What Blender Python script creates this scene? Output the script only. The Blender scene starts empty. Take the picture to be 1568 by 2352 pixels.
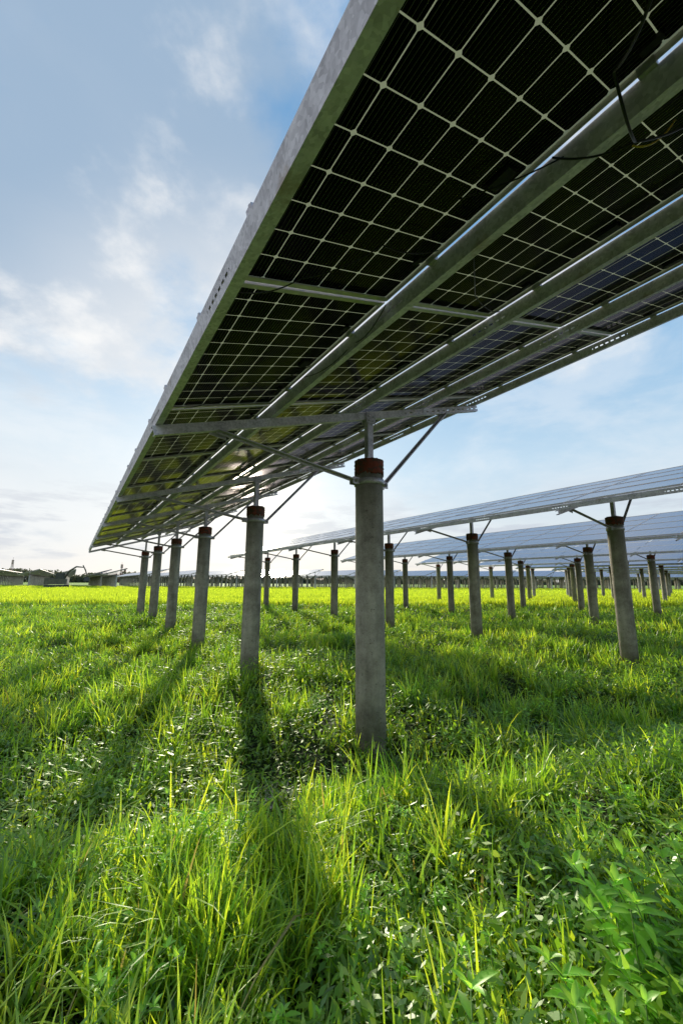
import bpy, math, random
import numpy as np
from mathutils import Vector, Matrix
random.seed(7); rng=np.random.default_rng(11)
scene=bpy.context.scene
scene.view_settings.view_transform='Standard'; scene.view_settings.look='None'; scene.view_settings.exposure=0
COL=scene.collection
PITCH=math.radians(9.9); CAMZ=1.62
TH=math.atan(.657)
D=Vector((-math.sin(TH),math.cos(TH),0)); N=Vector((math.cos(TH),math.sin(TH),0)); UP=Vector((0,0,1))
TAU=math.atan(.30)
SUN_EL=math.radians(15); SUN_AZ=math.radians(-14.2)
S=Vector((math.cos(SUN_EL)*math.sin(SUN_AZ),math.cos(SUN_EL)*math.cos(SUN_AZ),math.sin(SUN_EL)))

# ---------------------------------------------------------------- node helpers
class NT:
    def __init__(s,nt): s.nt=nt; s.n=nt.nodes; s.l=nt.links
    def new(s,t,**k):
        n=s.n.new(t)
        for a,b in k.items(): setattr(n,a,b)
        return n
    def inp(s,node,i,v):
        if v is None: return
        if isinstance(v,bpy.types.NodeSocket): s.l.new(v,node.inputs[i])
        else: node.inputs[i].default_value=v
    def math(s,op,a,b=None,c=None,clamp=False):
        n=s.new('ShaderNodeMath',operation=op,use_clamp=clamp)
        s.inp(n,0,a); s.inp(n,1,b); s.inp(n,2,c); return n.outputs[0]
    def vmath(s,op,a,b=None):
        n=s.new('ShaderNodeVectorMath',operation=op); s.inp(n,0,a); s.inp(n,1,b)
        return n.outputs['Value'] if op in('DOT_PRODUCT','LENGTH') else n.outputs[0]
    def sstep(s,v,a,b,lo=0.,hi=1.):
        n=s.new('ShaderNodeMapRange',interpolation_type='SMOOTHSTEP')
        s.inp(n,0,v); s.inp(n,1,a); s.inp(n,2,b); s.inp(n,3,lo); s.inp(n,4,hi); return n.outputs[0]
    def noise(s,vec,scale,detail=4.,rough=.5,dist=0.):
        n=s.new('ShaderNodeTexNoise'); s.inp(n,'Vector',vec); s.inp(n,'Scale',scale); s.inp(n,'Detail',detail)
        s.inp(n,'Roughness',rough); s.inp(n,'Distortion',dist); return n.outputs[0]
    def mix(s,f,a,b,mode='MIX'):
        n=s.new('ShaderNodeMix',data_type='RGBA',blend_type=mode)
        s.inp(n,0,f); s.inp(n,6,a); s.inp(n,7,b); return n.outputs[2]
    def ramp(s,v,stops):
        n=s.new('ShaderNodeValToRGB'); s.inp(n,0,v); e=n.color_ramp.elements
        while len(e)<len(stops): e.new(.5)
        for i,(p,c) in enumerate(stops): e[i].position=p; e[i].color=(*c,1)
        return n.outputs[0]
    def mixs(s,f,a,b):
        n=s.new('ShaderNodeMixShader'); s.inp(n,0,f); s.l.new(a,n.inputs[1]); s.l.new(b,n.inputs[2]); return n.outputs[0]
    def bump(s,h,strength=.3,dist=.01):
        n=s.new('ShaderNodeBump'); s.inp(n,'Strength',strength); s.inp(n,'Distance',dist); s.inp(n,'Height',h); return n.outputs[0]
def mat(name):
    m=bpy.data.materials.new(name); m.use_nodes=True; m.node_tree.nodes.clear()
    t=NT(m.node_tree); t.out=t.new('ShaderNodeOutputMaterial'); t.m=m
    return t
def princ(t,color,rough=.5,metal=0.,normal=None,spec=.5,ior=1.5):
    b=t.new('ShaderNodeBsdfPrincipled'); t.inp(b,'Base Color',color); t.inp(b,'Roughness',rough); t.inp(b,'Metallic',metal)
    t.inp(b,'Specular IOR Level',spec); t.inp(b,'IOR',ior)
    if normal is not None: t.inp(b,'Normal',normal)
    return b.outputs[0]
def fin(t,sh): t.l.new(sh,t.out.inputs[0]); return t.m
def objc(t): return t.new('ShaderNodeTexCoord').outputs['Object']
def sep(t,v):
    n=t.new('ShaderNodeSeparateXYZ'); t.l.new(v,n.inputs[0]); return n.outputs
def comb(t,x,y,z):
    n=t.new('ShaderNodeCombineXYZ'); t.inp(n,0,x);t.inp(n,1,y);t.inp(n,2,z); return n.outputs[0]

def m_steel(name,slots=None,k=1.,metal=.45,rough=.42):
    t=mat(name); c=objc(t)
    a=t.noise(c,9.,5.,.6); v=t.new('ShaderNodeTexVoronoi'); t.inp(v,'Vector',c); t.inp(v,'Scale',70.)
    s=sep(t,v.outputs['Color'])[0]
    f=t.math('ADD',t.math('MULTIPLY',a,.75),t.math('MULTIPLY',s,.25))
    col=t.ramp(f,[(.3,(.42*k,.385*k,.42*k)),(.5,(.60*k,.555*k,.60*k)),(.72,(.76*k,.71*k,.76*k))])
    r=t.noise(c,2.3,8.,.7,.4); rm=t.sstep(r,.60,.72)
    col=t.mix(t.math('MULTIPLY',rm,.55),col,(.30*k,.20*k,.12*k,1))
    sh=princ(t,col,t.math('MULTIPLY_ADD',a,.2,rough-.05),metal,t.bump(a,.06,.002))
    if slots:
        xyz=sep(t,c); per,ln,mode=slots
        fx=t.math('FRACT',t.math('DIVIDE',xyz[0],per))
        a1=t.math('LESS_THAN',t.math('ABSOLUTE',t.math('SUBTRACT',fx,.5)),ln/per/2)
        a2=t.math('LESS_THAN',t.math('ABSOLUTE',xyz[2]),.007)
        if mode=='purlin':
            g=t.math('FRACT',t.math('ADD',t.math('DIVIDE',xyz[0],1.665),.05))
            a3=t.math('LESS_THAN',g,.20)
        else:
            a3=t.math('GREATER_THAN',xyz[0],.55)
        msk=t.math('MULTIPLY',t.math('MULTIPLY',a1,a2),a3)
        sh=t.mixs(msk,sh,t.new('ShaderNodeBsdfTransparent').outputs[0])
    return fin(t,sh)
STEEL=m_steel('galvanised_steel',None,.95); STEEL_P=m_steel('slotted_purlin_steel',(.05,.030,'purlin'),1.25,.15,.55); STEEL_R=m_steel('slotted_rafter_steel',(.1,.05,'rafter'),1.15,.25,.5)

def m_alu():
    t=mat('aluminium_frame'); a=t.noise(objc(t),20.,3.)
    return fin(t,princ(t,t.ramp(a,[(.3,(.66,.60,.57)),(.7,(.78,.72,.68))]),.5,.25))
ALU=m_alu()
def m_panel(name,top):
    t=mat(name); xyz=sep(t,objc(t)); PX=.1485; P=.155
    def cell(v,P,off):
        f=t.math('FRACT',t.math('ADD',t.math('DIVIDE',v,P),20.+off)); return t.math('SUBTRACT',.5,t.math('ABSOLUTE',t.math('SUBTRACT',f,.5)))
    dx=cell(xyz[0],PX,.5); dy=cell(xyz[1],P,0.)
    lw=.0024/P
    m1=t.math('MAXIMUM',t.math('LESS_THAN',dx,lw),t.math('LESS_THAN',dy,lw))
    m2=t.math('LESS_THAN',t.math('ADD',dx,dy),.0140/P)
    m3=t.math('MAXIMUM',t.math('GREATER_THAN',t.math('ABSOLUTE',xyz[0]),.8165),t.math('GREATER_THAN',t.math('ABSOLUTE',xyz[1]),.465))
    m=t.math('MAXIMUM',t.math('MAXIMUM',m1,m2),m3)
    fb=t.math('FRACT',t.math('ADD',t.math('DIVIDE',xyz[1],P/9),.5)); bb=t.math('LESS_THAN',t.math('ABSOLUTE',t.math('SUBTRACT',fb,.5)),.06)
    nz=t.noise(objc(t),2.5,2.)
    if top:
        ccol=t.mix(nz,(.035,.09,.23,1),(.05,.12,.28,1)); cellsh=princ(t,ccol,.2,0.,None,.9,1.7)  # blue of the reflected sky put into the cell base colour
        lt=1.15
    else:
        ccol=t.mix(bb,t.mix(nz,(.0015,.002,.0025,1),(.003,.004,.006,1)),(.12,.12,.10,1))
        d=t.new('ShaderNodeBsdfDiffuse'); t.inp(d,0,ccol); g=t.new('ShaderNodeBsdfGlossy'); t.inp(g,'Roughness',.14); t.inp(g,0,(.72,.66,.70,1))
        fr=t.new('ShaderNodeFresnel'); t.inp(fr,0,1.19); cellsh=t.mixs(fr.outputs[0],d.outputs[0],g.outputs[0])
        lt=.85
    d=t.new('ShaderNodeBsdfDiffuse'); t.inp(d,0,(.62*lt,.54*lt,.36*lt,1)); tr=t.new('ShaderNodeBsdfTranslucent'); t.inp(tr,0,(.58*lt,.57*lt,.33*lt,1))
    ln=t.mixs(.5,d.outputs[0],tr.outputs[0])
    g=t.new('ShaderNodeBsdfGlossy'); t.inp(g,'Roughness',.14); t.inp(g,0,(.72,.66,.70,1)); fr=t.new('ShaderNodeFresnel'); t.inp(fr,0,1.19)
    ln=t.mixs(fr.outputs[0],ln,g.outputs[0])
    return fin(t,t.mixs(m,cellsh,ln))
PANEL=m_panel('bifacial_cell_glass',False); PANELT=m_panel('sky_tinted_cell_glass',True)
def m_farpanel():
    t=mat('distant_panel_glass'); xyz=sep(t,objc(t))
    nz=sep(t,t.new('ShaderNodeTexCoord').outputs['Normal'])[2]
    f=t.math('FRACT',t.math('DIVIDE',xyz[0],1.665)); m=t.math('LESS_THAN',f,.03)
    c=t.mix(m,(.06,.13,.28,1),(.45,.46,.46,1))
    c=t.mix(t.math('GREATER_THAN',nz,.3),(.012,.013,.013,1),c)  # sky and haze painted on upward faces, shade on undersides, by colour
    return fin(t,princ(t,c,.25,0.,None,t.math('MULTIPLY_ADD',t.math('GREATER_THAN',nz,.3),.8,.1),1.8))
FPANEL=m_farpanel()
def m_conc():
    t=mat('weathered_concrete'); c=objc(t); xyz=sep(t,c)
    st=comb(t,t.math('MULTIPLY',xyz[0],5.),t.math('MULTIPLY',xyz[1],5.),t.math('MULTIPLY',xyz[2],.6))
    a=t.noise(c,3.6,12.,.70); b=t.noise(st,1.1,8.,.62); g=t.noise(c,60.,4.,.7)
    f=t.math('ADD',t.math('MULTIPLY',a,.48),t.math('ADD',t.math('MULTIPLY',b,.36),t.math('MULTIPLY',g,.16)))
    col=t.ramp(f,[(.37,(.17,.15,.13)),(.50,(.40,.37,.325)),(.62,(.64,.60,.53))])
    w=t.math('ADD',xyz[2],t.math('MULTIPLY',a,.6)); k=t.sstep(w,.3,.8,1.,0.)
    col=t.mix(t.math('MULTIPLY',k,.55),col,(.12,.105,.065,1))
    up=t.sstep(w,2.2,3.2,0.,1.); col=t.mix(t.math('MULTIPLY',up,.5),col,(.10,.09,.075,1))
    hs=t.sstep(t.noise(c,30.,2.),.66,.71); col=t.mix(t.math('MULTIPLY',hs,.6),col,(.08,.073,.06,1))
    return fin(t,princ(t,col,.85,0.,t.bump(t.math('ADD',a,t.math('MULTIPLY',g,.6)),.7,.013),.25))
CONC=m_conc()
def m_simple(name,c1,c2,scale=8.,rough=.7,metal=0.,bs=.3,lo=.4,hi=.6):
    t=mat(name); a=t.noise(objc(t),scale,8.,.65)
    return fin(t,princ(t,t.mix(t.sstep(a,lo,hi),(*c1,1),(*c2,1)),rough,metal,t.bump(a,bs,.01)))
REDB=m_simple('red_rusty_paint',(.115,.07,.05),(.28,.065,.042),16.,.95,0.,1.,.46,.56)
CABLE=m_simple('black_rubber',(.008,.008,.008),(.015,.015,.015),10.,.5)
YEL=m_simple('yellow_wire',(.6,.38,.01),(.75,.5,.02),10.,.5)
def m_leaf(name,k=1.,gloss=.1,rough=.4):
    t=mat(name); at=t.new('ShaderNodeAttribute',attribute_name='Col'); c=at.outputs['Color']
    d=t.new('ShaderNodeBsdfDiffuse'); t.l.new(c,d.inputs[0])
    tr=t.new('ShaderNodeBsdfTranslucent'); t.l.new(t.mix(1.,c,(2.4*k,2.05*k,1.1*k,1),'MULTIPLY'),tr.inputs[0])
    s=t.mixs(.55,d.outputs[0],tr.outputs[0])
    g=t.new('ShaderNodeBsdfGlossy'); t.inp(g,'Roughness',rough); t.inp(g,0,(.8,.85,.75,1))
    return fin(t,t.mixs(gloss,s,g.outputs[0]))
GRASSM=m_leaf('grass_blade',1.,.07,.42); COVERM=m_leaf('leafy_cover',1.,.09,.42); WEEDM=m_leaf('weed_leaf',.9,.07,.45); RICEM=m_leaf('rice_leaf',1.,.03,.5); TREEM=m_leaf('tree_leaf',.5,.03,.6)
def m_ground():
    t=mat('meadow_soil'); g=t.new('ShaderNodeTexCoord').outputs['Object']; a=t.noise(g,3.,9.,.65); b=t.noise(g,.25,5.)
    col=t.ramp(a,[(.35,(.012,.015,.007)),(.55,(.025,.042,.010)),(.7,(.05,.09,.016))])
    y=sep(t,g)[1]; far=t.sstep(y,24.,30.)
    col=t.mix(far,col,t.mix(b,(.19,.32,.04,1),(.25,.38,.05,1)))
    return fin(t,princ(t,col,.9,0.,t.bump(a,.8,.05),.2))
GROUND=m_ground()
def m_water():
    t=mat('muddy_water'); a=t.noise(objc(t),14.,4.)
    return fin(t,princ(t,(.012,.013,.008,1),.04,0.,t.bump(a,.15,.01),.6))
WATER=m_water()

# ---------------------------------------------------------------- mesh builder
class MB:
    def __init__(s): s.v=[]; s.f=[]; s.mi=[]; s.sm=[]
    def add(s,vs,fs,m=0,smooth=False):
        o=len(s.v); s.v+= [tuple(v) for v in vs]
        for f in fs: s.f.append(tuple(i+o for i in f)); s.mi.append(m); s.sm.append(smooth)
    def box(s,x0,x1,y0,y1,z0,z1,m=0,M=None):
        vs=[Vector((x,y,z)) for z in(z0,z1) for y in(y0,y1) for x in(x0,x1)]
        if M is not None: vs=[M@v for v in vs]
        s.add(vs,[(0,2,3,1),(4,5,7,6),(0,1,5,4),(2,6,7,3),(0,4,6,2),(1,3,7,5)],m)
    def beam(s,p0,p1,w,h,m=0,side=None):
        p0=Vector(p0);p1=Vector(p1);d=(p1-p0);L=d.length;d.normalize()
        sd=Vector(side) if side is not None else (d.cross(UP) if abs(d.z)<.99 else Vector((1,0,0)))
        sd=(sd-d*sd.dot(d)).normalized(); u=sd.cross(d)
        M=Matrix(((d.x,sd.x,u.x,p0.x),(d.y,sd.y,u.y,p0.y),(d.z,sd.z,u.z,p0.z),(0,0,0,1)))
        s.box(0,L,-w/2,w/2,-h/2,h/2,m,M)
    def prof(s,pr,x0,x1,m=0,M=None):
        n=len(pr); vs=[Vector((x0,*p)) for p in pr]+[Vector((x1,*p)) for p in pr]
        if M is not None: vs=[M@v for v in vs]
        s.add(vs,[(i,i+n,(i+1)%n+n,(i+1)%n) for i in range(n)]+[tuple(range(n)),tuple(range(2*n-1,n-1,-1))],m)
    def lathe(s,pr,seg=32,m=0,c=(0,0)):
        k=len(pr); vs=[]
        for j in range(seg):
            a=2*math.pi*j/seg
            for r,z in pr: vs.append((c[0]+r*math.cos(a),c[1]+r*math.sin(a),z))
        fs=[]
        for j in range(seg):
            j2=(j+1)%seg
            for i in range(k-1): fs.append((j*k+i,j2*k+i,j2*k+i+1,j*k+i+1))
        s.add(vs,fs,m,True)
    def tube(s,pts,r,seg=6,m=0):
        pts=[Vector(p) for p in pts]; vs=[]; n=len(pts)
        for i,p in enumerate(pts):
            d=(pts[min(i+1,n-1)]-pts[max(i-1,0)]).normalized()
            a=d.cross(Vector((.3,.2,.93))).normalized(); b=d.cross(a)
            rr=r[i] if isinstance(r,(list,tuple)) else r
            for j in range(seg): t=2*math.pi*j/seg; vs.append(p+a*rr*math.cos(t)+b*rr*math.sin(t))
        fs=[(i*seg+j,i*seg+(j+1)%seg,(i+1)*seg+(j+1)%seg,(i+1)*seg+j) for i in range(n-1) for j in range(seg)]
        fs+= [tuple(range(seg))[::-1],tuple(range((n-1)*seg,n*seg))]
        s.add(vs,fs,m,True)
    def mesh(s,name,mats):
        me=bpy.data.meshes.new(name); me.from_pydata(s.v,[],s.f)
        for m in mats: me.materials.append(m)
        me.polygons.foreach_set('material_index',s.mi); me.polygons.foreach_set('use_smooth',s.sm); me.update(); return me
def obj(name,me,parent=None,M=None,**props):
    o=bpy.data.objects.new(name,me); COL.objects.link(o)
    if parent is not None: o.parent=parent
    if M is not None: o.matrix_local=M
    for k,v in props.items(): o[k]=v
    return o
def np_mesh(name,V,quads,tris,mats,col=None):
    me=bpy.data.meshes.new(name); nq=len(quads); nt=len(tris)
    me.vertices.add(len(V)); me.vertices.foreach_set('co',np.ascontiguousarray(V,dtype=np.float32).ravel())
    li=np.concatenate([np.asarray(quads).ravel(),np.asarray(tris).ravel()]).astype(np.int32)
    me.loops.add(len(li)); me.loops.foreach_set('vertex_index',li)
    me.polygons.add(nq+nt)
    ls=np.concatenate([np.arange(nq)*4,nq*4+np.arange(nt)*3]).astype(np.int32)
    me.polygons.foreach_set('loop_start',ls)
    me.update(calc_edges=True)
    if col is not None:
        a=me.color_attributes.new('Col','FLOAT_COLOR','POINT')
        c4=np.ones((len(V),4),dtype=np.float32); c4[:,:3]=col; a.data.foreach_set('color',c4.ravel())
    for m in mats: me.materials.append(m)
    me.validate(); return me
def sst(x,a,b):
    t=np.clip((x-a)/(b-a),0,1); return t*t*(3-2*t)

# ---------------------------------------------------------------- terrain
def H(x,y):
    x=np.asarray(x,float);y=np.asarray(y,float)
    e=2.7+np.clip(.30*x,-.5,.9)+.12*np.sin(x*2.1)
    b=.30*(1-sst(y,e-.4,e+.5))
    fade=1-sst(np.hypot(x,y),30,70)
    u=(.05*np.sin(1.7*x+.3)*np.sin(1.3*y+1)+.03*np.sin(3.9*x+2*y)+.05*np.sin(.45*x-.6*y))*fade
    p=np.exp(-(((x+.4)/.75)**2+((y-3.6)/.35)**2))
    return b+u*.8-.08*p
def axis(lim,n,k):
    t=np.linspace(-1,1,n); return lim*np.sinh(k*t)/np.sinh(k)
xs=axis(3000,261,8.5); ys=axis(3000,261,8.5)+4
X,Y=np.meshgrid(xs,ys,indexing='ij'); V=np.stack([X,Y,H(X,Y)],-1).reshape(-1,3)
n=261; I=np.arange(n*n).reshape(n,n)
Q=np.stack([I[:-1,:-1],I[1:,:-1],I[1:,1:],I[:-1,1:]],-1).reshape(-1,4)
gm=np_mesh('ground',V,Q,np.zeros((0,3),int),[GROUND]); gm.polygons.foreach_set('use_smooth',[True]*len(gm.polygons))
obj('ground',gm,kind='structure',label='damp meadow soil under dense green grass',category='ground')
b=MB(); pts=[]
for i in range(40):
    a=2*math.pi*i/40; r=1+.18*math.sin(3*a)+.1*math.sin(7*a+1); pts.append((-.4+.5*r*math.cos(a),3.58+.2*r*math.sin(a),-.058))
b.add(pts,[tuple(range(40))]); obj('water',b.mesh('water',[WATER]),kind='structure',label='shallow muddy puddle among the grass',category='water')

# ---------------------------------------------------------------- grass
def blades(px,py,h,w,az,bend,c0,c1,levels=(0,.3,.6,.84)):
    n=len(px); z=H(px,py)-.01; L=len(levels)
    dx=np.cos(az);dy=np.sin(az); fa=az+np.pi/2+rng.normal(0,.6,n); wx=np.cos(fa);wy=np.sin(fa)
    V=np.zeros((n,2*L+1,3)); C=np.zeros((n,2*L+1,3))
    for i,s in enumerate(list(levels)+[1.0]):
        q=bend*s**2; hx=px+dx*h*(.14*s+q*.8); hy=py+dy*h*(.14*s+q*.8); hz=z+h*(s-.45*bend*s**3)
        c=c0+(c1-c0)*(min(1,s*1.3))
        if s<1:
            ww=w*(.75+.5*s if s<.4 else 1.12*(1-((s-.3)/.72)**1.6))*.5
            V[:,2*i]=np.stack([hx-wx*ww,hy-wy*ww,hz],-1); V[:,2*i+1]=np.stack([hx+wx*ww,hy+wy*ww,hz],-1)
            C[:,2*i]=c; C[:,2*i+1]=c
        else: V[:,2*L]=np.stack([hx,hy,hz],-1); C[:,2*L]=c
    o=(np.arange(n)*(2*L+1))[:,None]
    q=[[2*i,2*i+1,2*i+3,2*i+2] for i in range(L-1)]
    Q=(o[:,:,None]+np.array(q)[None]).reshape(-1,4); T=o+np.array([[2*L-2,2*L-1,2*L]])
    return V.reshape(-1,3),Q,T,C.reshape(-1,3)
def sample(n,f0,f1,p=.5,wide=1.02,pad=1.3):
    u=rng.random(n); f=(f0**p+(f1**p-f0**p)*u)**(1/p); x=rng.uniform(-1,1,n)*(wide*f+pad); return x,f
def patch(x,y): return .5+.25*np.sin(1.3*x+2.1*np.sin(.7*y))+.25*np.sin(1.9*y+1.7*np.sin(1.1*x+.4))
def fine(x,y): return .5+.5*np.sin(5.1*x+2.3*np.sin(3.1*y+x))*np.sin(4.7*y+1.9*np.sin(2.7*x+1.2))
def lowzone(x,y):   # trampled wet area round the nearest pile
    return np.exp(-(((x-.0)/1.1)**4+((y-3.8)/.5)**4))
def pal(t,y):
    a=np.array([.06,.18,.018]);b_=np.array([.20,.385,.028]);c=np.array([.45,.58,.05])
    t=t[:,None]; return np.where(t<.5,a+(b_-a)*t*2,b_+(c-b_)*(t-.5)*2)
def farm(cx,cy,ch,ct,per,spread,wlo,whi,bd):
    n=len(cx)*per; px=np.repeat(cx,per);py=np.repeat(cy,per); sp=spread*(1+.10*py)
    px=px+rng.normal(0,1,n)*sp;py=py+rng.normal(0,1,n)*sp
    h=np.repeat(ch,per)*rng.uniform(.4,1.2,n); w=rng.uniform(wlo,whi,n)*(1+.09*py)
    az=rng.uniform(0,2*np.pi,n); bend=np.abs(rng.normal(bd,.38,n))
    tt=np.clip(np.repeat(ct,per)+rng.normal(0,.18,n)-.12*sst(py,9,20),0,1); c1=pal(tt,py)*(1-.18*sst(py,10,22))[:,None]
    dry=rng.random(n)<.006; c1[dry]=np.array([.30,.26,.10])
    return blades(px,py,h,w,az,bend,c1*.2,c1*1.15)  # blade bases darkened in colour to paint shade between the clumps
nc=23000; cx,cy=sample(nc,.35,25.5,.5)
lz=lowzone(cx,cy); fn=fine(cx,cy); keep=(rng.random(nc)>lz*.5)&(rng.random(nc)<.08+1.05*fn); cx=cx[keep];cy=cy[keep];fn=fn[keep]; nc=len(cx)
ch=(.05+.17*fn+.17*patch(cx,cy)**1.5*rng.uniform(.5,1.4,nc))*(1-.4*lowzone(cx,cy))*(1+.25*sst(cy,4.5,8)); tall=rng.random(nc)<.10; ch=np.where(tall,np.minimum(ch*1.7,.48),ch)
ct=np.clip(rng.normal(.47,.26,nc)+.35*(patch(cx*.6,cy*.5)-.5),0,1)
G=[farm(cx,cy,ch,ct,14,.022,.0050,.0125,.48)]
# taller tussocks
nc=950; cx,cy=sample(nc,1.2,25.,.7); keep=lowzone(cx,cy)<.2; cx=cx[keep];cy=cy[keep]; nc=len(cx)
ch=rng.uniform(.28,.50,nc)*np.where(cy<3.2,.72,1.); ct=np.clip(rng.normal(.48,.24,nc),0,1)
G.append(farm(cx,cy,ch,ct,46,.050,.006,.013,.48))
off=0;Vs=[];Qs=[];Ts=[];Cs=[]
for v_,q_,t_,c_ in G: Vs.append(v_);Qs.append(q_+off);Ts.append(t_+off);Cs.append(c_);off+=len(v_)
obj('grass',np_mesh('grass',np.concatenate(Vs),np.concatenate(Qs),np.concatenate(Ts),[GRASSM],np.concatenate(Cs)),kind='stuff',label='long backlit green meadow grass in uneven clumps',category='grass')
# leafy ground cover: little rhombic folded leaves
nl=400000; lx,ly=sample(nl,.35,25.5,.42); g=patch(lx*.9+3,ly*.9+1); k=rng.random(nl)<(.25+.75*g); lx=lx[k];ly=ly[k];nl=len(lx)
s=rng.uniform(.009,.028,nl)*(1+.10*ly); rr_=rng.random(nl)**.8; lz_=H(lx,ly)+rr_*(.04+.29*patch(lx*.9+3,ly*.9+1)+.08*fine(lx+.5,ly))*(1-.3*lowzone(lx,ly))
az=rng.uniform(0,2*np.pi,nl); el=rng.normal(.15,.45,nl); dx=np.cos(az)*np.cos(el);dy=np.sin(az)*np.cos(el);dz=np.sin(el)
sx=-np.sin(az);sy=np.cos(az); B=np.stack([lx,ly,lz_],-1); Dv=np.stack([dx,dy,dz],-1); Sv=np.stack([sx,sy,rng.normal(0,.3,nl)],-1)
w=s[:,None]*.32; V=np.stack([B,B+Dv*s[:,None]*.9+Sv*w,B+Dv*s[:,None]*2,B+Dv*s[:,None]*.9-Sv*w],1)
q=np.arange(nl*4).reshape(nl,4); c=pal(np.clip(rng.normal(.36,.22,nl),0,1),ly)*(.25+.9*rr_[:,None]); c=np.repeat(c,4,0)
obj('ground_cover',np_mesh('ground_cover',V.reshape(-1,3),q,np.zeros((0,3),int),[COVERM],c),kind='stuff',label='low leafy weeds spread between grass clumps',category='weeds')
# rice paddy
nr=110000; rx,ry=sample(nr,25.5,95.,.3,.98,4.)
c=pal(np.clip(rng.normal(.82,.06,nr),0,1),ry)*.88
V,Q,T,C=blades(rx,ry,rng.uniform(.56,.62,nr),.03*(1+.03*ry),rng.uniform(0,6.28,nr),np.abs(rng.normal(.25,.15,nr)),c*.5,c,(0,.5,.8))
obj('rice_crop',np_mesh('rice_crop',V,Q,T,[RICEM],C),kind='stuff',label='flat bright yellow-green rice paddy',category='rice')

# ---------------------------------------------------------------- broadleaf weeds
def leaf(V,F,C,base,dirv,L,W,col):
    up=Vector((0,0,1)); d=dirv.normalized(); s=d.cross(up).normalized(); u=s.cross(d); o=len(V)
    prof=[(0,.06),(.18,.65),(.4,1.),(.65,.8),(.85,.42),(1,.0)]
    for t,wd in prof:
        c=base+d*L*t-up*L*.30*t*t; e=W*wd/2
        V+= [c-s*e+u*e*.35, c, c+s*e+u*e*.35]; C+= [col,[k*1.2 for k in col],col]
    for i in range(5):
        a=o+3*i; F+= [(a,a+1,a+4,a+3),(a+1,a+2,a+5,a+4)]
def weed(x,y,hgt,size,seed):
    R=random.Random(seed); z=float(H(x,y)); V=[];F=[];C=[]; st=MB()
    for k in range(R.randint(7,11)):
        a=R.uniform(0,6.28); tip=Vector((math.cos(a)*R.uniform(.04,.26),math.sin(a)*R.uniform(.04,.26),hgt*R.uniform(.45,1.)))
        pts=[Vector((0,0,0))+Vector((tip.x*t**1.5,tip.y*t**1.5,tip.z*t)) for t in[0,.25,.5,.75,1]]
        st.tube(pts,[.004,.0035,.003,.0025,.0015],5)
        nn=R.randint(8,12)
        for j in range(nn):
            t=.2+.8*j/(nn-1); p=Vector((tip.x*t**1.5,tip.y*t**1.5,tip.z*t)); b0=j*1.57+R.uniform(-.4,.4)
            for m in range(2 if t<.95 else 5):
                an=b0+m*(math.pi if t<.95 else 1.26); el=R.uniform(-.1,.7) if t<.95 else R.uniform(.5,1.)
                L=size*R.uniform(.5,1.1)*(1 if t<.95 else .7); g=R.uniform(.65,1.3)*(.45+.75*t)
                leaf(V,F,C,p,Vector((math.cos(an)*math.cos(el),math.sin(an)*math.cos(el),math.sin(el))),L,L*R.uniform(.26,.36),[.25*g,.49*g,.07*g])
    e=obj('weed_plant',None,None,Matrix.Translation((x,y,z-.01)),label='broad-leaved green weed standing in the grass',category='weed plant',group='broad-leaved weeds in the meadow')
    me=st.mesh('stem',[STEMM]); obj('stem',me,e)
    me=np_mesh('foliage',np.array([tuple(v) for v in V]),np.array(F),np.zeros((0,3),int),[WEEDM],np.array(C)); me.polygons.foreach_set('use_smooth',[True]*len(me.polygons)); obj('foliage',me,e)
STEMM=m_simple('green_stem',(.08,.18,.03),(.14,.24,.04),12.)
WP=[(.80,1.24,.52,.10),(1.0,1.45,.50,.10),(.70,1.08,.44,.095),(1.15,1.28,.52,.105),(.88,.95,.44,.105),(.26,.92,.38,.12),(.52,.86,.36,.105),
    (1.3,1.65,.48,.09),(.82,1.7,.36,.07),(1.1,2.1,.34,.065),(.35,1.9,.25,.05),(-.15,1.35,.26,.055),(-.75,1.5,.27,.055),(1.7,2.5,.32,.06),(2.3,3.6,.35,.065),(.9,3.2,.28,.06),(1.9,4.7,.35,.07),(-1.5,2.6,.25,.05),(-.5,2.5,.24,.05),(.15,2.7,.25,.05),(1.3,5.8,.35,.07),(3.3,6.2,.4,.075),
    (1.02,1.1,.48,.105),(.74,.87,.40,.10),(-.35,1.0,.24,.055),(.05,1.6,.24,.05),(-1.1,1.9,.24,.05),(.5,2.4,.25,.05),(2.4,5.2,.38,.07),(-.3,5.2,.3,.065),(-1.6,4.4,.3,.06),
    (.92,1.32,.46,.095),(1.25,1.4,.48,.10),(-3.2,5.5,.35,.07),(-2.2,3.6,.28,.06),(4.6,8.1,.4,.08)]
R_=random.Random(5)
for _ in range(44):
    y_=R_.uniform(1.3,9.5); WP.append((R_.uniform(-.85,.9)*y_,y_,R_.uniform(.22,.36),R_.uniform(.045,.068)))
for i,(x,y,hh,sz) in enumerate(WP): weed(x,y,hh,sz,100+i)

# ---------------------------------------------------------------- solar arrays
RX=Matrix.Rotation(TAU,4,'X'); ZC=3.46; SP=3.33; PL=1.645; PW=.960; PP=1.665; SPY=1.0125; Y0=-2.213
STRIP=[];PUR=[Y0-.036]; yy=Y0+.015
for g_ in(.048,.076,.102,0):
    STRIP.append(yy); yy+=PW+.009; PUR.append(yy); yy+=g_
def c_prof(w,h,t=.004,lip=.014):
    return [(0,-h/2),(w,-h/2),(w,-h/2+lip),(w-t,-h/2+lip),(w-t,-h/2+t),(t,-h/2+t),(t,h/2-t),(w-t,h/2-t),(w-t,h/2-lip),(w,h/2-lip),(w,h/2),(0,h/2)]
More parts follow.
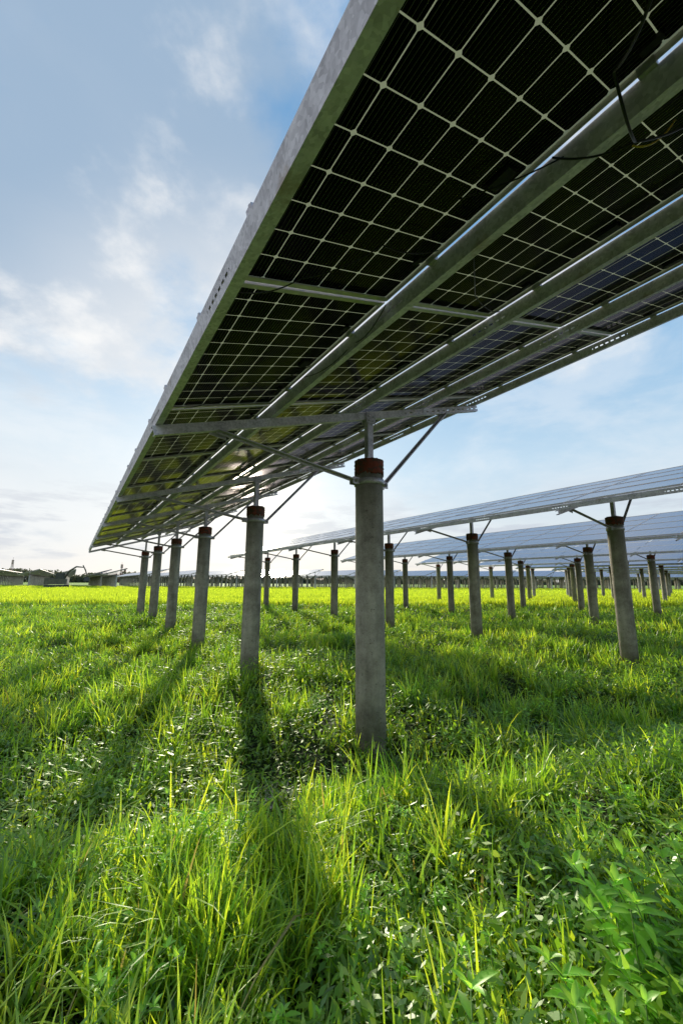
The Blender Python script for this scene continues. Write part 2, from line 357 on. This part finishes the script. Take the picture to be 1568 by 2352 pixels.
# shared meshes
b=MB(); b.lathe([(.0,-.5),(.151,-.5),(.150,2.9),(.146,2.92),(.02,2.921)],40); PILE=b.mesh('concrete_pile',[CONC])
b=MB(); pr=[]
b.lathe([(.151,2.785),(.157,2.79),(.159,2.81),(.153,2.822),(.160,2.84),(.155,2.86),(.161,2.88),(.155,2.90),(.160,2.925),(.13,2.930),(.0,2.931)],48)
rr=random.Random(3)
for i,v in enumerate(b.v):
    r=math.hypot(v[0],v[1])
    if r>.1: q=1+rr.uniform(-.02,.03) if v[2]>2.787 else 1; b.v[i]=(v[0]*q,v[1]*q,v[2]+(rr.uniform(-.04,.01) if v[2]<2.80 else rr.uniform(-.006,.006)))
RED=b.mesh('red_collar',[REDB])
b=MB(); b.lathe([(.152,2.650),(.163,2.651),(.163,2.712),(.152,2.713)],40)
for s in(-1,1):
    ya,yb=sorted((s*.155,s*.235))
    b.box(-.036,-.027,ya,yb,2.645,2.72); b.box(.027,.036,ya,yb,2.645,2.72)
    b.tube([(-.06,s*.20,2.682),(.06,s*.20,2.682)],.010,6); b.tube([(-.05,s*.20,2.682),(-.037,s*.20,2.682)],.019,6); b.tube([(.037,s*.20,2.682),(.05,s*.20,2.682)],.019,6)
RING=b.mesh('clamp_ring',[STEEL])
b=MB(); b.box(-.035,.035,-.035,.035,2.942,3.45); b.box(-.10,.10,-.10,.10,2.932,2.943)
b.box(-.045,-.037,-.06,.06,3.36,3.49); b.box(.037,.045,-.06,.06,3.36,3.49)
for z_ in(3.39,3.44): b.tube([(-.058,-.03,z_),(.058,-.03,z_)],.011,6); b.tube([(-.058,.03,z_),(.058,.03,z_)],.011,6)
COLU=b.mesh('steel_column',[STEEL])
Lr0,Lr1=-2.275,1.97
b=MB(); b.prof([(p[0]-.025,p[1]) for p in c_prof(.05,.08)],Lr0,Lr1,0); 
RAFT=b.mesh('rafter',[STEEL_R])
RAFM=Matrix.Translation((0,0,ZC))@RX@Matrix.Rotation(math.pi/2,4,'Z')   # local x -> slope y
def brace(a):
    b=MB(); p0=Vector((0,math.copysign(.20,a),2.69)); p1=Vector((0,a,ZC+.30*a-.035))
    d=(p1-p0).normalized()
    b.beam(p0,p1,.005,.05,side=(1,0,0)); b.beam(p0+Vector((.0225,0,.0)),p1+Vector((.0225,0,0)),.04,.005,side=(1,0,0))
    b.beam(p1-d*.1+Vector((-.032,0,0)),p1+d*.05+Vector((-.032,0,0)),.006,.09,side=(1,0,0))
    return b.mesh('brace',[STEEL])
BR=[brace(-1.67),brace(1.245)]
def panel_mesh(PW,m,down):
    b=MB(); b.add([(-PL/2+.006,-PW/2+.006,.022),(PL/2-.006,-PW/2+.006,.022),(PL/2-.006,PW/2-.006,.022),(-PL/2+.006,PW/2-.006,.022)],[(3,2,1,0) if down else (0,1,2,3)])
    b.box(-.05,.05,.36,.42,.006,.021,1)
    for dx in(-.5,.5): b.box(dx-.03,dx+.03,.40,.43,.010,.021,1)
    p=b.mesh('solar_panel',[m,CABLE])
    b=MB()
    for s in(-1,1):
        fw=.012; y=s*PW/2; ya,yb=sorted((y,y-s*.006)); b.box(-PL/2,PL/2,ya,yb,0.003,.030); ya,yb=sorted((y,y-s*fw)); b.box(-PL/2+.0062,PL/2-.0062,ya+(.0062 if s<0 else 0),yb-(.0062 if s>0 else 0),0,.0028)
        fw=.030; x=s*PL/2; xa,xb=sorted((x,x-s*.006)); b.box(xa,xb,-PW/2+.0062,PW/2-.0062,.003,.029); xa,xb=sorted((x,x-s*fw)); b.box(xa,xb,-PW/2+.012,PW/2-.012,-.0005,.0024)
    return p,b.mesh('panel_frame',[ALU])
PANE,FRAME=panel_mesh(PW,PANEL,True); PANE2,FRAME2=panel_mesh(1.003,PANELT,False)
b=MB(); b.box(-.025,.025,-.020,.012,-.008,.036); b.tube([(0,-.008,.034),(0,-.008,.046)],.010,6); CLAMP=b.mesh('panel_clamp',[STEEL])
def purlin_mesh(x0,x1):
    b=MB(); b.prof(c_prof(.058,.088),x0,x1); return b.mesh('purlin',[STEEL_P])
B3=Matrix(((-D.x,N.x,0,0),(-D.y,N.y,0,0),(0,0,1,0),(0,0,0,1)))
P1=Vector((.3,4.26,0))
def array(k,i0,m0,m1,full,label,i1=5,SP=SP,dz=0.):
    org=P1+N*6.63*k+D*.36*k+UP*dz
    e=obj('solar_array',None,None,Matrix.Translation(org)@B3,label=label,category='solar array',group='rows of raised solar arrays')
    for i in range(i0,i1+1):
        T=Matrix.Translation((-i*SP,0,0))
        R=Matrix.Rotation(random.uniform(0,6.28),4,'Z')
        p=obj('concrete_pile',PILE,e,T@R)
        obj('red_collar',RED,p); obj('clamp_ring',RING,p,R.inverted())
        obj('steel_column',COLU,e,T); obj('rafter',RAFT,e,T@RAFM)
        for q in BR: obj('brace',q,e,T)
    S0=Matrix.Translation((0,0,ZC))@RX
    t0=-.115+PP*m0; t1=-.115+PP*m1
    pm=purlin_mesh(-(t1+.25),-(t0-.1))
    for j in range(5):
        y=PUR[j] if full else Y0+SPY*j-.03
        obj('purlin',pm,e,S0@Matrix.Translation((0,y,.0865)))
    for m in range(m0,m1):
        for j in range(4):
            yc=STRIP[j]+PW/2 if full else Y0+SPY*j+.51
            M=S0@Matrix.Translation((-(-.115+PP*(m+.5))+random.uniform(-.002,.002),yc,.134+random.uniform(0,.002)))@Matrix.Rotation(random.uniform(-.003,.003) if full else 0,4,'X')
            p=obj('solar_panel',PANE if full else PANE2,e,M); 
            if full or k<=2: obj('panel_frame',FRAME if full else FRAME2,p)
    if full:
        for m in range(m0,m1):
            for j in range(5):
                for dd in(.22,.78):
                    if m<-2: continue
                    y=Y0+.000 if j==0 else PUR[j]-.003
                    obj('panel_clamp',CLAMP,e,S0@Matrix.Translation((-(-.115+PP*(m+dd)),y,.136)))
    return e
A1=array(0,-1,-4,10,True,'long galvanised steel solar array with dark bifacial panels on concrete piles')
array(1,-2,-3,11,False,'solar array row with sky-reflecting panels on concrete piles',5,3.6,.04)
array(2,-1,-2,10,False,'solar array row with sky-reflecting panels on concrete piles')
array(3,0,0,10,False,'solar array row with sky-reflecting panels on concrete piles')
array(4,0,0,10,False,'solar array row with sky-reflecting panels on concrete piles')
# cables under the first array
bpy.context.view_layer.update()
CN=-(P1.dot(N)); CD=-(P1.dot(D))
def AL(n,d,dz):   # n,d measured on the row axes from the camera foot; dz below panel plane -> array local
    a=n+CN; t=d+CD; return Vector((-t,a,ZC+.30*a+.135+dz))
def sag(pts,s=.04,n=10):
    out=[]
    for a,c in zip(pts[:-1],pts[1:]):
        for i in range(n): t=i/n; p=a.lerp(c,t); p.z-=4*s*t*(1-t); out.append(p)
    return out+[pts[-1]]
def cable(pts,r=.004,s=.04,m=CABLE,name='power_cable'):
    b=MB(); b.tube(sag(pts,s),r,6); obj(name,b.mesh(name,[m]),A1)
cable([AL(1.0,.15,-.01),AL(1.22,.36,-.03),AL(1.46,.40,-.14)],.005,.05)
cable([AL(1.35,.62,-.02),AL(1.46,.40,-.14),AL(1.75,.25,-.03),AL(2.2,.3,-.02)],.004,.03)
cable([AL(1.15,.9,-.01),AL(1.42,.55,-.02),AL(1.6,.2,-.02)],.003,.02)
cable([AL(1.5,.42,-.12),AL(1.65,.33,-.04)],.003,.04,YEL,'yellow_wire')
cable([AL(.52,1.66,-.02),AL(.75,1.5,-.02),AL(1.0,1.2,-.02),AL(1.30,1.15,-.02)],.003,.03)
cable([AL(1.5,1.1,-.02),AL(1.9,1.4,-.02),AL(2.3,1.5,-.02)],.003,.04)
cable([AL(1.35,2.6,-.02),AL(1.4,2.0,-.05),AL(1.35,1.6,-.02)],.003,.05)
cable([AL(.6,3.2,-.02),AL(.95,2.7,-.02),AL(1.3,2.4,-.02)],.003,.04)
cable([AL(1.5,3.9,-.02),AL(1.45,3.7,-.12),AL(1.6,3.5,-.02)],.004,.06)
cable([AL(1.5,5.2,-.02),AL(1.45,5.0,-.12),AL(1.6,4.8,-.02)],.004,.06)
cable([AL(2.5,2.0,-.02),AL(2.45,2.9,-.02),AL(2.4,3.6,-.02)],.004,.06)
# lumped distant rows
def far_array(org,n,i0,label):
    b=MB()
    for i in range(i0,n):
        x=-i*SP
        b.lathe([(.15,-.3),(.15,2.92),(0,2.92)],8,1,(x,0)); b.lathe([(.157,2.8),(.157,2.93),(0,2.93)],8,2,(x,0))
        b.box(x-.035,x+.035,-.035,.035,2.93,3.45,0)
        b.beam((x,-2.17,ZC-.65),(x,1.83,ZC+.55),.05,.08,0)
        b.beam((x,-.18,2.69),(x,-1.67,ZC-.54),.05,.03,0); b.beam((x,.18,2.69),(x,1.245,ZC+.34),.05,.03,0)
    S0=Matrix.Translation((0,0,ZC))@RX; x0=-(n-1)*SP-.3; x1=-i0*SP+.3
    for j in range(5):
        y=Y0+SPY*j-.03; b.box(x0,x1,y,y+.06,.04,.13,0,S0)
    for j in range(4): b.box(x0+.1,x1-.1,Y0+SPY*j,Y0+SPY*j+1.0,.134,.165,3,S0)
    obj('solar_array',b.mesh('solar_array',[STEEL,CONC,REDB,FPANEL]),None,Matrix.Translation(org)@B3,label=label,category='solar array',group='rows of raised solar arrays')
for k in range(5,11): far_array(P1+N*6.63*k+D*.36*k,6,{5:1,6:1,7:2,8:2,9:3,10:3}[k],'solar array row with sky-reflecting panels on concrete piles')
for q in range(30):
    X0=-92+q*7.9; f0=82 if X0>-50 else 90
    far_array(Vector((X0,f0+random.uniform(-2,2)+.04*X0,0)),26,0,'distant solar array row beyond the rice paddy')

# ---------------------------------------------------------------- far things
nt_=44000; tx=rng.uniform(-420,420,nt_); hh=4.8+1.6*np.sin(tx*.021+1)+1.3*np.sin(tx*.067)+1.5*np.sin(tx*.19+2)+1.*np.sin(tx*.5); hh+=np.where(tx<-120,1.8,0)
ty=330+rng.uniform(-12,12,nt_); tz=rng.random(nt_)**.8*np.clip(hh,1.5,20)
B=np.stack([tx,ty,tz],-1); a=rng.normal(0,1,(nt_,3)); a/=np.linalg.norm(a,axis=1)[:,None]; c=np.cross(a,rng.normal(0,1,(nt_,3))); c/=np.linalg.norm(c,axis=1)[:,None]
s=rng.uniform(.4,1.1,(nt_,1)); V=np.stack([B+a*s,B+c*s,B-a*s,B-c*s],1).reshape(-1,3)
cc=np.repeat(np.array([[.09,.11,.10]])*rng.uniform(.7,1.3,(nt_,1)),4,0)
obj('tree_belt',np_mesh('tree_belt',V,np.arange(nt_*4).reshape(-1,4),np.zeros((0,3),int),[TREEM],cc),kind='stuff',label='low hazy belt of trees along the horizon',category='trees')
TOWER=m_simple('painted_lattice_steel',(.35,.06,.04),(.5,.45,.42),.3,.6)
def tower(x,y,h):
    b=MB(); w0=h*.07;w1=h*.015; lev=9
    def cor(t,i): w=w0+(w1-w0)*t; return Vector(((-1,1,1,-1)[i]*w,(-1,-1,1,1)[i]*w,h*t))
    for l in range(lev):
        t0=l/lev;t1=(l+1)/lev
        for i in range(4):
            j=(i+1)%4; b.beam(cor(t0,i),cor(t1,i),.16,.16); b.beam(cor(t0,i),cor(t1,j),.09,.09); b.beam(cor(t1,i),cor(t1,j),.09,.09)
    b.beam((0,0,h),(0,0,h*1.12),.12,.12)
    for i in range(3): b.box(-.9,.9,-.1,.1,h*(.8+.07*i),h*(.8+.07*i)+.8)
    obj('lattice_tower',b.mesh('lattice_tower',[TOWER]),None,Matrix.Translation((x,y,0)),label='thin red and white lattice mast above the trees',category='tower',group='masts on the horizon')
tower(-252,310,17); tower(-168,310,14); tower(-176,330,11)
EXY=m_simple('worn_machine_paint',(.08,.075,.065),(.13,.115,.09),3.,.7); DK=m_simple('dark_machine_metal',(.03,.03,.03),(.06,.06,.06),5.,.6)
e=obj('excavator',None,None,Matrix.Translation((-53,76,0))@Matrix.Rotation(.2,4,'Z'),label='small tracked excavator with arched boom near the arrays',category='excavator')
b=MB()
for s in(-1,1): b.prof([(s*1.0-.22,.1),(s*1.0+.22,.1),(s*1.0+.22,.8),(s*1.0-.22,.8)],-1.6,1.6)
obj('track',b.mesh('track',[DK]),e)
b=MB(); b.box(-1.6,1.2,-1.1,1.1,.9,1.9); b.box(-1.7,-.9,-1.05,1.05,1.0,2.1); obj('machine_body',b.mesh('machine_body',[EXY]),e)
b=MB(); b.box(.1,1.25,-1.05,-.1,1.9,3.0); obj('cab',b.mesh('cab',[DK]),e)
b=MB(); b.tube([(.9,.2,1.6),(1.8,.2,3.4),(2.9,.2,4.2),(4.2,.2,4.1)],[.16,.17,.15,.1],6); obj('boom',b.mesh('boom',[EXY]),e)
b=MB(); b.tube([(4.0,.2,4.5),(4.5,.2,3.6),(5.0,.2,2.2)],[.1,.13,.08],6); obj('arm',b.mesh('arm',[EXY]),e)
b=MB(); b.prof([(-.2,1.5),(.6,1.5),(.6,2.0),(.1,2.3)],4.5,5.3); obj('bucket',b.mesh('bucket',[DK]),e)

# ---------------------------------------------------------------- sky
w=bpy.data.worlds.new('World'); scene.world=w; w.use_nodes=True; t=NT(w.node_tree); t.n.clear()
out=t.new('ShaderNodeOutputWorld'); bg=t.new('ShaderNodeBackground'); t.l.new(bg.outputs[0],out.inputs[0])
sky=t.new('ShaderNodeTexSky',sky_type='NISHITA',sun_disc=False,sun_elevation=SUN_EL,sun_rotation=SUN_AZ,air_density=1.,dust_density=.8,ozone_density=1.5)
dr=t.new('ShaderNodeTexCoord').outputs['Generated']; x,y,z=sep(t,dr)
zc=t.math('MAXIMUM',z,0.)
grad=t.ramp(zc,[(0.,(.82,.79,.76)),(.10,(.74,.80,.84)),(.27,(.53,.72,.88)),(.45,(.31,.55,.81)),(.8,(.14,.36,.66))])
K=9.
base=t.mix(.9,t.mix(1.,sky.outputs[0],(.8,.8,.8,1),'MULTIPLY'),t.mix(1.,grad,(K,K,K,1),'MULTIPLY'))
veil=t.math('MULTIPLY',t.sstep(x,-.9,.25,1.,0.),t.sstep(z,.15,.60,.6,.0))
base=t.mix(veil,base,(.84*K,.85*K,.86*K,1))
dt=t.math('MAXIMUM',t.vmath('DOT_PRODUCT',dr,tuple(S)),0.)
den=t.math('ADD',zc,.30); cp=comb(t,t.math('DIVIDE',x,den),t.math('DIVIDE',y,den),.0)
cp=t.vmath('ADD',cp,(4.3,1.7,.6))
thin=t.noise(comb(t,t.math('MULTIPLY',x,2.),t.math('MULTIPLY',y,2.),t.math('MULTIPLY',z,5.)),1.6,9.,.6,.3)
base=t.mix(t.math('MULTIPLY',t.sstep(thin,.42,.68),.38),base,(.86*K,.89*K,.92*K,1))
n1=t.noise(cp,2.0,15.,.55,.05); n2=t.noise(t.vmath('ADD',cp,(-.06,.10,.35)),2.6,15.,.57,.1)
mk=t.sstep(z,.22,.46); v=t.math('ADD',n1,t.math('MULTIPLY_ADD',mk,.36,-.31))
v=t.math('ADD',v,t.math('MULTIPLY',x,-.25))
cl=t.sstep(v,.44,.63)
thick=t.sstep(t.math('ADD',t.math('MULTIPLY',n2,.9),t.math('MULTIPLY',v,.18)),.465,.625)
thick=t.math('MULTIPLY',thick,t.sstep(dt,.80,.97,1.,.35))
lowp=comb(t,t.math('MULTIPLY',x,5.),t.math('MULTIPLY',y,5.),t.math('MULTIPLY',z,26.))
n3=t.noise(lowp,1.,8.,.6); lm=t.math('MULTIPLY',t.sstep(z,.015,.06),t.sstep(z,.14,.24,1.,0.)); lc=t.math('MULTIPLY',t.sstep(n3,.48,.62),lm)
ccol=t.mix(thick,(.90*K,.90*K,.90*K,1),(.34*K,.46*K,.61*K,1))
c=t.mix(t.math('MULTIPLY',cl,.93),base,ccol)
c=t.mix(t.math('MULTIPLY',lc,.55),c,(.52*K,.57*K,.66*K,1))
gl=t.math('ADD',t.math('MULTIPLY',t.math('POWER',dt,110.),.6),t.math('MULTIPLY',t.math('POWER',dt,9.),.15))
gl=t.math('ADD',gl,t.math('MULTIPLY',t.math('POWER',dt,3500.),90.))
gc=comb(t,t.math('MULTIPLY',gl,K*1.0),t.math('MULTIPLY',gl,K*.85),t.math('MULTIPLY',gl,K*.60))
c=t.mix(1.,c,gc,'ADD')
t.l.new(c,bg.inputs[0]); bg.inputs[1].default_value=.116
ld=bpy.data.lights.new('sun','SUN'); ld.energy=5.; ld.angle=math.radians(1.5); ld.color=(1.,.92,.74)
lo=bpy.data.objects.new('sun',ld); COL.objects.link(lo); lo.rotation_euler=(-S).to_track_quat('-Z','Y').to_euler(); lo.location=(0,0,30)
# ---------------------------------------------------------------- camera
cd=bpy.data.cameras.new('camera'); cd.sensor_width=36; cd.lens=14.08; cd.clip_end=6000; cd.clip_start=.02
co=bpy.data.objects.new('camera',cd); COL.objects.link(co)
co.matrix_world=Matrix.Translation((0,0,CAMZ))@Matrix.Rotation(math.pi/2+PITCH,4,'X')@Matrix.Rotation(math.radians(.3),4,'Z')
scene.camera=co
